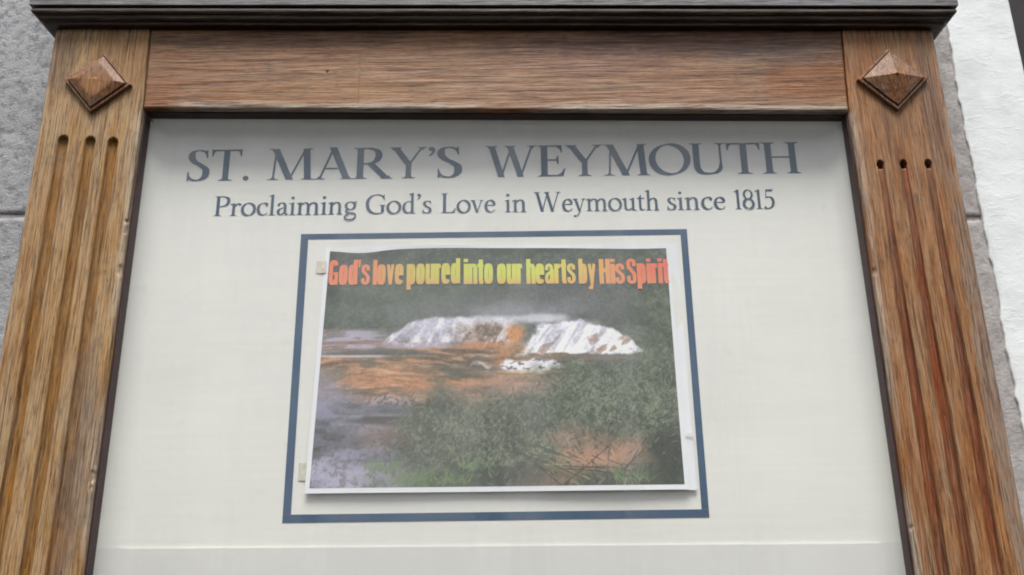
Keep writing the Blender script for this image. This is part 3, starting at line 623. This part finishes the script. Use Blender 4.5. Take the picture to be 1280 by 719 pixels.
def paint(u, v):
    """the printed photograph: u to the right, v downwards, both 0..1 over the grid; returns sRGB 0..255"""
    Xp = u*1.45; c = np.zeros(u.shape+(3,)); rs = random.Random(5); HH, WW = u.shape
    def lay(col, m): c[:] = c*(1-m[..., None]) + np.asarray(col, float)*m[..., None]
    def ell(cx, cy, rx, ry, soft=0.35, wob=0.25, sd=0, fr=9):
        d = np.hypot((u-cx)/rx, (v-cy)/ry) + wob*(fbm(Xp*fr, v*fr, 500+sd, 4)-0.5)*2; return 1-sstep(1-soft, 1+soft, d)
    def stroke(x0, y0, x1, y1, w_, col, al, bend=0.0):
        m_ = 0.012
        i0, i1 = sorted((int((min(x0, x1)-m_)*WW), int((max(x0, x1)+m_)*WW)+1)); j0, j1 = int((min(y0, y1)-m_)*HH), int((max(y0, y1)+m_)*HH)+1
        i0, j0 = max(0, i0), max(0, j0); i1, j1 = min(WW, i1), min(HH, j1)
        if i1 <= i0 or j1 <= j0: return
        r0, r1 = HH-j1, HH-j0                       # rows run upwards
        U, Vv = u[r0:r1, i0:i1], v[r0:r1, i0:i1]; bx, by = (x1-x0)*1.45, y1-y0
        q = np.clip(((U-x0)*1.45*bx+(Vv-y0)*by)/(bx*bx+by*by+1e-9), 0, 1); d = np.hypot((U-x0)*1.45-q*bx, Vv-y0-q*by-bend*np.sin(q*3.14))
        m = ((1-sstep(w_*0.4, w_*1.3, d))*al)[..., None]; c[r0:r1, i0:i1] = c[r0:r1, i0:i1]*(1-m)+np.asarray(col, float)*m
    vw = v + 0.022*np.sin(u*7+0.6) + 0.012*(fbm(Xp*4, v*4, 41, 3)-.5)           # terraces swing gently
    n1 = fbm(Xp*9, v*9, 1, 5); n2 = fbm(Xp*40, v*40, 2, 4, 0.7); n3 = fbm(Xp*120, v*120, 3, 2, 0.9); hz = fbm(Xp*5, vw*38, 4, 5, 0.6); hz2 = fbm(Xp*16, vw*90, 5, 4)
    leaf = (n3-0.5)*34+(n2-0.5)*40
    c[:] = (88, 93, 85); c += ((n1-0.5)*34+leaf*0.55)[..., None]*np.array([0.97,1.0,0.9])
    lay((66, 70, 62), 0.5*sstep(0.50, 0.68, fbm(Xp*7, v*13, 8, 4))*(1-sstep(0.33, 0.4, v)))
    lay((104, 103, 106), ell(0.64, 0.22, 0.20, 0.09, 0.9, 0.4, 1)*0.6); lay((122, 122, 128), ell(0.45, 0.275, 0.28, 0.05, 0.9, 0.5, 2)*0.6); lay((96, 106, 88), ell(0.3, 0.2, 0.2, 0.06, 0.9, 0.6, 31)*0.4)
    # terraces of olive and orange rock below the falls
    ter = sstep(0.40, 0.45, v+0.02*(n1-0.5))*(1-sstep(0.60, 0.74, v+0.25*(n1-0.5)))*(1-sstep(0.62, 0.80, u+0.2*(n1-.5)+0.12*sstep(0.5,0.6,v)))
    k1 = sstep(0.38, 0.64, hz)[..., None]; rock = np.array([104, 88, 68])*(1-k1)+np.array([168, 130, 100])*k1+((hz2-0.5)*52+(n3-.5)*22)[..., None]
    c[:] = c*(1-ter[..., None])+rock*ter[..., None]
    lay((84, 84, 66), ter*0.6*sstep(0.46, 0.62, fbm(Xp*6, vw*20, 9, 4))); lay((196, 172, 156), ter*0.45*sstep(0.60, 0.70, hz2))
    for (cx, cy, rx, ry, am) in ((0.42,0.59,0.16,0.022,.7), (0.17,0.565,0.11,0.02,.6), (0.30,0.615,0.2,0.014,.6), (0.55,0.50,0.12,0.014,.55), (0.2,0.49,0.2,0.012,.55)): lay((180, 130, 94), ell(cx, cy, rx, ry, 0.8, 0.9, int(cx*97), 14)*am*sstep(0.35, 0.6, hz2))
    lay((74, 76, 62), ell(0.40, 0.535, 0.12, 0.03, 0.7, 0.6, 33)*0.6)
    # lilac water at the left
    lw = (1-sstep(0.12, 0.24, u+0.06*(n1-.5)))*sstep(0.345, 0.365, v)*(1-sstep(0.43, 0.50, v)); lay((164, 158, 170), lw*(0.45+0.5*sstep(0.36, 0.62, hz2)))
    lay((134, 102, 88), lw*0.7*sstep(0.53, 0.62, fbm(Xp*3, vw*70, 14, 3))); lay((80, 80, 76), ell(0.12, 0.455, 0.16, 0.012, .7, .6, 34)*0.7); lay((205, 200, 206), ell(0.10, 0.468, 0.12, 0.005, .6, .6, 35, 20)*0.7)
    # left dome of falling water
    fan = fbm(((Xp-0.55)/(v-0.12))*7, v*7, 16, 3); strand = sstep(0.44, 0.62, fan)
    top = 0.302+4.3*np.maximum(0, 0.325-u)**2+0.014*(fbm(Xp*28, v*0, 15, 3)-.5); bot = 0.425+0.05*(fbm(Xp*11, v*0, 42, 4)-.5)+0.02*(n2-.5)
    dm = sstep(-0.004, 0.014, v-top)*sstep(-0.006, 0.020, bot-v)*sstep(0.168, 0.20, u+0.02*(n2-.5))*(1-sstep(0.50, 0.60, u+0.14*(n1-.5)))
    lay((196, 193, 206), dm*0.92); lay((226, 224, 234), dm*strand*0.8); lay((150, 146, 156), dm*0.6*(1-sstep(0.36, 0.46, fan))*sstep(0.33, 0.38, v)); lay((128, 112, 96), dm*0.6*sstep(0.56, 0.68, fbm(Xp*26, v*30, 17, 4))*sstep(0.375, 0.42, v))
    lay((176, 168, 180), ell(0.28, 0.425, 0.12, 0.014, 0.6, 0.6, 36, 16)*0.75)
    # brown rock with threads of water between the two falls
    rb = ell(0.475, 0.388, 0.105, 0.050, 0.45, 0.9, 3, 13); lay((130, 108, 90), rb*0.85); lay((86, 80, 68), rb*sstep(0.5, 0.64, n2)*0.75); lay((208, 204, 210), rb*sstep(0.52, 0.64, fbm((Xp+0.5*v)*60, v*14, 18, 4))*0.85); lay((190, 138, 92), ell(0.552, 0.385, 0.022, 0.046, 0.6, 0.7, 4, 16)*0.85); lay((176, 128, 90), ell(0.47, 0.425, 0.07, 0.012, 0.7, 0.8, 37, 16)*0.8)
    # mist along the crest
    lay((214, 212, 219), ell(0.56, 0.312, 0.15, 0.014, 0.8, 0.9, 6, 16)*0.8); lay((160, 160, 166), ell(0.54, 0.285, 0.12, 0.034, 0.9, 1.0, 7, 9)*0.5)
    # right fall
    t2 = 0.326+np.maximum(0, u-0.735)*0.42+6.0*np.maximum(0, u-0.82)**2+0.034*(fbm(Xp*26, v*0, 19, 4)-.5); b2 = 0.468+0.02*(fbm(Xp*24, v*0, 43, 4)-.5)+0.012*(n2-.5)
    lf = u+0.42*(v-0.42)+0.07*(n1-.5)+0.03*(n2-.5)
    dm2 = sstep(-0.004, 0.012, v-t2)*sstep(-0.004, 0.010, b2-v)*sstep(0.565, 0.605, lf)*(1-sstep(0.90, 0.94, u+0.05*(n2-.5)))
    lay((238, 237, 245), dm2*0.97); lay((200, 197, 210), dm2*0.4*sstep(0.52, 0.66, fbm((Xp+0.9*v)*32, v*13, 20, 4))); lay((150, 148, 152), dm2*sstep(0.85, 0.92, u)*sstep(0.5, 0.62, n2)*0.7); lay((206, 202, 214), ell(0.72, 0.335, 0.08, 0.016, .8, .8, 38, 14)*0.5)
    lay((140, 118, 102), dm2*0.75*sstep(0.60, 0.68, fbm((Xp+0.8*v)*22, v*20, 61, 4))*sstep(0.36, 0.40, v)); lay((150, 148, 158), dm2*0.5*sstep(0.52, 0.64, fbm((Xp+0.6*v)*44, v*10, 62, 3)))
    lay((126, 112, 104), 0.8*ell(0.70, 0.483, 0.2, 0.010, 0.6, 0.6, 39, 16))
    # small pool and stones
    pl_ = ell(0.605, 0.512, 0.112, 0.024, 0.25, 0.9, 8, 18); lay((224, 222, 230), pl_*0.95); lay((96, 92, 94), pl_*sstep(0.55, 0.64, fbm(Xp*60, v*110, 21, 3))*0.8); lay((198, 176, 160), ell(0.57, 0.540, 0.09, 0.007, .5, .6, 9, 20)*0.8)
    lay((188, 162, 150), ell(0.205, 0.655, 0.105, 0.021, 0.45, 0.8, 10, 18)*sstep(0.38, 0.55, n3)); lay((172, 136, 122), ell(0.08, 0.64, 0.06, 0.012, .5, .6, 11, 20)*0.7)
    lay((150, 122, 110), ell(0.45, 0.62, 0.26, 0.02, 0.8, 0.8, 12, 12)*0.5); lay((168, 142, 134), ell(0.57, 0.605, 0.12, 0.035, 0.7, 0.9, 13, 18)*0.65)
    # slate water, lower left
    bl = (1-sstep(0.16, 0.34, u+0.1*(n1-.5)))*sstep(0.60, 0.70, v+0.1*(n1-.5)+0.10*(0.2-u)); lay((116, 114, 126), bl*0.8); lay((82, 82, 86), bl*0.75*sstep(0.46, 0.62, fbm(Xp*14, v*40, 22, 5, 0.65))); lay((150, 148, 164), bl*0.6*sstep(0.5, 0.66, fbm(Xp*8, v*22, 23, 4)))
    lay((170, 166, 182), ell(0.08, 0.955, 0.20, 0.065, 0.7, 0.5, 14)*0.85); lay((142, 140, 156), ell(0.02, 0.62, 0.05, 0.10, 0.7, 0.4, 15)*0.7)
    lay((64, 67, 62), ell(0.20, 0.735, 0.13, 0.016, 0.5, 0.5, 16)*0.85); lay((128, 126, 128), ell(0.2, 0.715, 0.13, 0.005, 0.6, 0.5, 40)*0.6); lay((122, 98, 90), ell(0.26, 0.80, 0.12, 0.05, 0.8, 0.7, 17)*0.7); lay((c.mean((0, 1))*0.8), bl*0.4*sstep(0.5, 0.62, n2)*sstep(0.72, 0.8, v))
    # scrub: a bush in the middle, a thicket at the right, bare pinkish ground between
    mb = ell(0.46, 0.83, 0.21, 0.20, 0.45, 0.6, 18, 8); rt = np.clip(ell(0.85, 0.66, 0.235, 0.165, 0.4, 0.6, 20, 8)+ell(0.985, 0.42, 0.07, 0.22, 0.6, 0.5, 21, 9)*0.9, 0, 1)
    gd = np.clip(ell(0.76, 0.865, 0.17, 0.075, 0.6, 0.6, 22, 8)+ell(0.645, 0.95, 0.10, 0.06, 0.6, 0.5, 23, 9), 0, 1)
    lay((172, 136, 116), gd*0.92); lay((154, 136, 134), gd*sstep(0.46, 0.6, n1)*0.6); lay((112, 98, 84), gd*sstep(0.5, 0.68, n2)*0.5)
    for m_, k2 in ((mb, 0.95), (rt, 0.95)):
        lay((90, 95, 82), m_*k2); sh = fbm(Xp*12, v*12, 25, 5, 0.65); c += (m_*((sh-0.5)*70+leaf*0.9))[..., None]*np.array([0.95, 1.0, 0.9])
    lay((92, 104, 80), ell(0.72, 0.53, 0.03, 0.035, .5, .7, 28, 20)*0.8); lay((58, 62, 56), ell(0.50, 0.955, 0.12, 0.045, .7, .5, 19)*0.7); lay((56, 60, 54), ell(0.965, 0.90, 0.06, 0.1, 0.6, 0.5, 25, 12)*0.8); lay((84, 88, 76), ell(0.82, 0.97, 0.14, 0.04, 0.6, 0.7, 24, 14)*0.7)
    for k in range(2600):                           # leaves and stalks that catch the light, and gaps between them
        x0, y0 = (rs.gauss(0.46, 0.11), rs.gauss(0.83, 0.09)) if k % 2 else (rs.gauss(0.85, 0.11), rs.gauss(0.67, 0.09))
        y0 = max(y0, 0.51+0.03*rs.random()); a = rs.uniform(0.2, 2.9); L = rs.uniform(0.006, 0.026); tone = rs.choice(((124,130,112), (112,120,98), (58,63,54), (66,70,60), (140,142,128)))
        stroke(x0, y0, x0+L*0.7*math.cos(a), y0-L*math.sin(a), 0.0024, tone, rs.uniform(0.3, 0.7))
    for k in range(60):                             # bare twigs
        x0, y0 = 0.76+rs.uniform(-0.09, 0.15), 1.0; a = math.pi/2+rs.uniform(-0.9, 1.15); L = rs.uniform(0.08, 0.26); x1, y1 = x0+L*0.75*math.cos(a), y0-L*math.sin(a)
        if k % 3 == 0: x0, y0, x1, y1 = x0-0.02, 0.90+rs.random()*0.08, x0-rs.uniform(0.08, 0.2), 0.84+rs.random()*0.1
        stroke(x0, y0, x1, y1, 0.0026, (60, 56, 52) if k % 4 else (146, 142, 122), 0.7, rs.uniform(-0.012, 0.012))
    for k in range(160):                            # grass tufts
        cx, cy = ((0.185, 0.935), (0.27, 0.985), (0.38, 0.985), (0.44, 0.93), (0.86, 0.98))[k % 5]; x0 = cx+rs.uniform(-.045, .045); y0 = cy+rs.uniform(-.01, .012); a = math.pi/2+rs.uniform(-1.0, 1.0); L = rs.uniform(.02, .06)
        stroke(x0, y0, x0+L*.7*math.cos(a), y0-L*math.sin(a), 0.0024, (112, 130, 94), 0.55)
    lay((94, 112, 78), ell(0.30, 0.975, 0.10, 0.035, 0.8, 0.9, 26, 14)*0.45)
    c += ((n3-0.5)*16+(dm+dm2)*((n3-0.5)*36+(n2-0.5)*40))[..., None]
    g_ = c.mean(2, keepdims=True); c = g_+(c-g_)*1.12; c = 106+(c-106)*1.25
    return np.clip(c, 8, 250)
uu = (ps-PU0)/(PU1-PU0); vv = 1-(pt-PV0)/(PV1-PV0)
rgb = paint(uu.reshape(NSY, NSX), vv.reshape(NSY, NSX)).reshape(-1, 3)/255.0
lin = np.where(rgb <= 0.04045, rgb/12.92, ((rgb+0.055)/1.055)**2.4)
PRINT_GAIN = 1.0
ca = pic.data.color_attributes.new('print', 'FLOAT_COLOR', 'POINT')
ca.data.foreach_set('color', np.concatenate([np.clip(lin*PRINT_GAIN, 0, 0.9), np.ones((len(lin), 1))], 1).astype(np.float32).ravel())

# heavy condensed lettering across the top of the print
def heavy(ch):
    g = Glyph(); W = 0.235; X2 = 0.80; adv = 0.52
    def ring(x0, x1, y0, y1, A=0.232, B=0.15, a0=0, a1=2*math.pi, closed=True):
        cx, cy = (x0+x1)/2, (y0+y1)/2; rx, ry = (x1-x0)/2-A/2, (y1-y0)/2-B/2; P = []
        for a in np.linspace(a0, a1, 21)[:-1 if closed else None]:
            c_, s_ = math.cos(a), math.sin(a); P.append((cx+rx*math.copysign(abs(c_)**0.55, c_), cy+ry*math.copysign(abs(s_)**0.55, s_)))
        curve(g, P, closed, A=A, B=B, phi=0)
    def st(x, y0, y1, w=W): g.poly([(x, y0), (x+w, y0), (x+w, y1), (x, y1)])
    if ch in 'oe':
        if ch == 'o': ring(0.02, 0.50, -0.01, X2+0.01)
        else: ring(0.02, 0.50, -0.01, X2+0.01, a0=0.0, a1=2*math.pi-0.55, closed=False); bar(g, 0.15, 0.50, 0.40, 0.11)
    elif ch == 'G': ring(0.02, 0.54, -0.01, 1.01, a0=0.5, a1=2*math.pi-0.5, closed=False); st(0.36, 0.0, 0.48, 0.18); bar(g, 0.28, 0.54, 0.45, 0.12); adv = 0.57
    elif ch in 'dbp':
        ring(0.02, 0.50, -0.01, X2+0.01)
        if ch == 'd': st(0.30, 0, 1.0)
        elif ch == 'b': st(0.02, 0, 1.0)
        else: st(0.02, -0.22, X2)
    elif ch == "'": g.poly([(0.02,1.0),(0.18,1.0),(0.14,0.68),(0.06,0.68)]); adv = 0.20
    elif ch == 's': curve(g, [(0.38,0.56),(0.37,0.69),(0.25,0.745),(0.13,0.69),(0.12,0.55),(0.25,0.43),(0.38,0.30),(0.37,0.12),(0.25,0.05),(0.13,0.10),(0.11,0.25)], A=0.19, B=0.13, phi=0); adv = 0.49
    elif ch == 'S': curve(g, [(0.41,0.70),(0.40,0.88),(0.265,0.945),(0.13,0.88),(0.12,0.70),(0.265,0.53),(0.41,0.36),(0.40,0.12),(0.265,0.05),(0.13,0.12),(0.11,0.31)], A=0.20, B=0.13, phi=0); adv = 0.53
    elif ch == 'l': st(0.02, 0, 1.0); adv = 0.24
    elif ch == 'i': st(0.02, 0, X2); st(0.02, 0.87, 1.0); adv = 0.24
    elif ch == 'v': line(g, 0.24, 0, 0.12, X2, 0.17); line(g, 0.25, 0, 0.37, X2, 0.17); adv = 0.48
    elif ch == 'y': line(g, 0.24, 0, 0.12, X2, 0.17); line(g, 0.20, -0.22, 0.38, X2, 0.17); bar(g, 0.05, 0.24, -0.16, 0.12); adv = 0.49
    elif ch == 'u': st(0.02, 0.14, X2); st(0.30, 0.0, X2); curve(g, [(0.12,0.2),(0.13,0.08),(0.20,0.05),(0.30,0.10),(0.38,0.2)], A=0.19, B=0.12, phi=0)
    elif ch in 'nh': st(0.02, 0, 1.0 if ch == 'h' else X2); st(0.30, 0, X2-0.12); curve(g, [(0.14,0.60),(0.22,0.71),(0.31,0.745),(0.385,0.72),(0.40,0.60)], A=0.19, B=0.12, phi=0)
    elif ch == 'r': st(0.02, 0, X2); curve(g, [(0.14,0.58),(0.20,0.68),(0.34,0.72)], A=0.17, B=0.17, phi=0); adv = 0.36
    elif ch == 't': st(0.08, 0.08, 0.97); bar(g, 0.0, 0.34, 0.73, 0.13); bar(g, 0.12, 0.34, 0.06, 0.12); adv = 0.36
    elif ch == 'a': curve(g, [(0.12,0.54),(0.13,0.68),(0.25,0.745),(0.37,0.69),(0.385,0.54)], A=0.18, B=0.13, phi=0); st(0.29, 0, 0.58); curve(g, [(0.32,0.45),(0.17,0.37),(0.11,0.22),(0.15,0.07),(0.25,0.06),(0.34,0.16)], A=0.18, B=0.11, phi=0)
    elif ch == 'H': st(0.02, 0, 1.0); st(0.34, 0, 1.0); bar(g, 0.2, 0.36, 0.54, 0.16); adv = 0.57
    return g.polys, adv
KB = 1.0
def heavy_word(word, x0, x1, zbase, h):
    pen = 0.0; items = []
    for ch in word: po, ad = heavy(ch); items.append((po, pen)); pen += ad
    k = (x1-x0)/(pen-0.03)
    for po, off in items:
        V = []; F = []
        for q, p in enumerate(po):
            b0 = len(V)
            for (px_, pz_) in p:
                x = x0+(px_+off)*k; z = zbase+pz_*h; t = (z-0.082)/0.2843; s_ = (x+0.2255-0.0075*t)/(0.418-0.009*t); t = (z-0.0825+0.001*s_)/(0.2845-0.0005*s_)
                V.append((x, -float(lift(s_, t))-0.00030-0.000004*q, z-0.0*float(droop(s_, t))))
            F.append(tuple(range(b0, len(V))))
        link('letter', mesh('letter', V, F), M['wordart'], paper)
hw = [("God's",408,460),('love',464,503),('poured',507,574),('into',579,616),('our',621,653),('hearts',658,720),('by',724,746),('His',750,782),('Spirit',785,838)]
for wd, a_, b_ in hw:
    f0 = lambda p: -0.2135+(p-408)/430*0.3955
    heavy_word(wd, f0(a_), f0(b_), 0.3188-0.0035*(a_-408)/430, 0.0305)
# old tape
def tape(x0, x1, z0, z1, mat, y=-0.0006):
    rs = random.Random(int(z0*1e4)); n = 7
    V = [(x0+rs.uniform(-.0006,.0006), y, z0+(z1-z0)*k/n) for k in range(n+1)]+[(x1, y-0.0012, z0+(z1-z0)*k/n) for k in range(n+1)]
    link('tape', mesh('tape', V, [(k, n+1+k, n+2+k, k+1) for k in range(n)]), mat, poster)
tape(-0.2345, -0.2215, 0.0965, 0.1155, M['tape']); tape(-0.2285, -0.2165, 0.3335, 0.3480, M['tape_brown'])
tape(0.1880, 0.1975, 0.1395, 0.1425, M['paper'], -0.004)
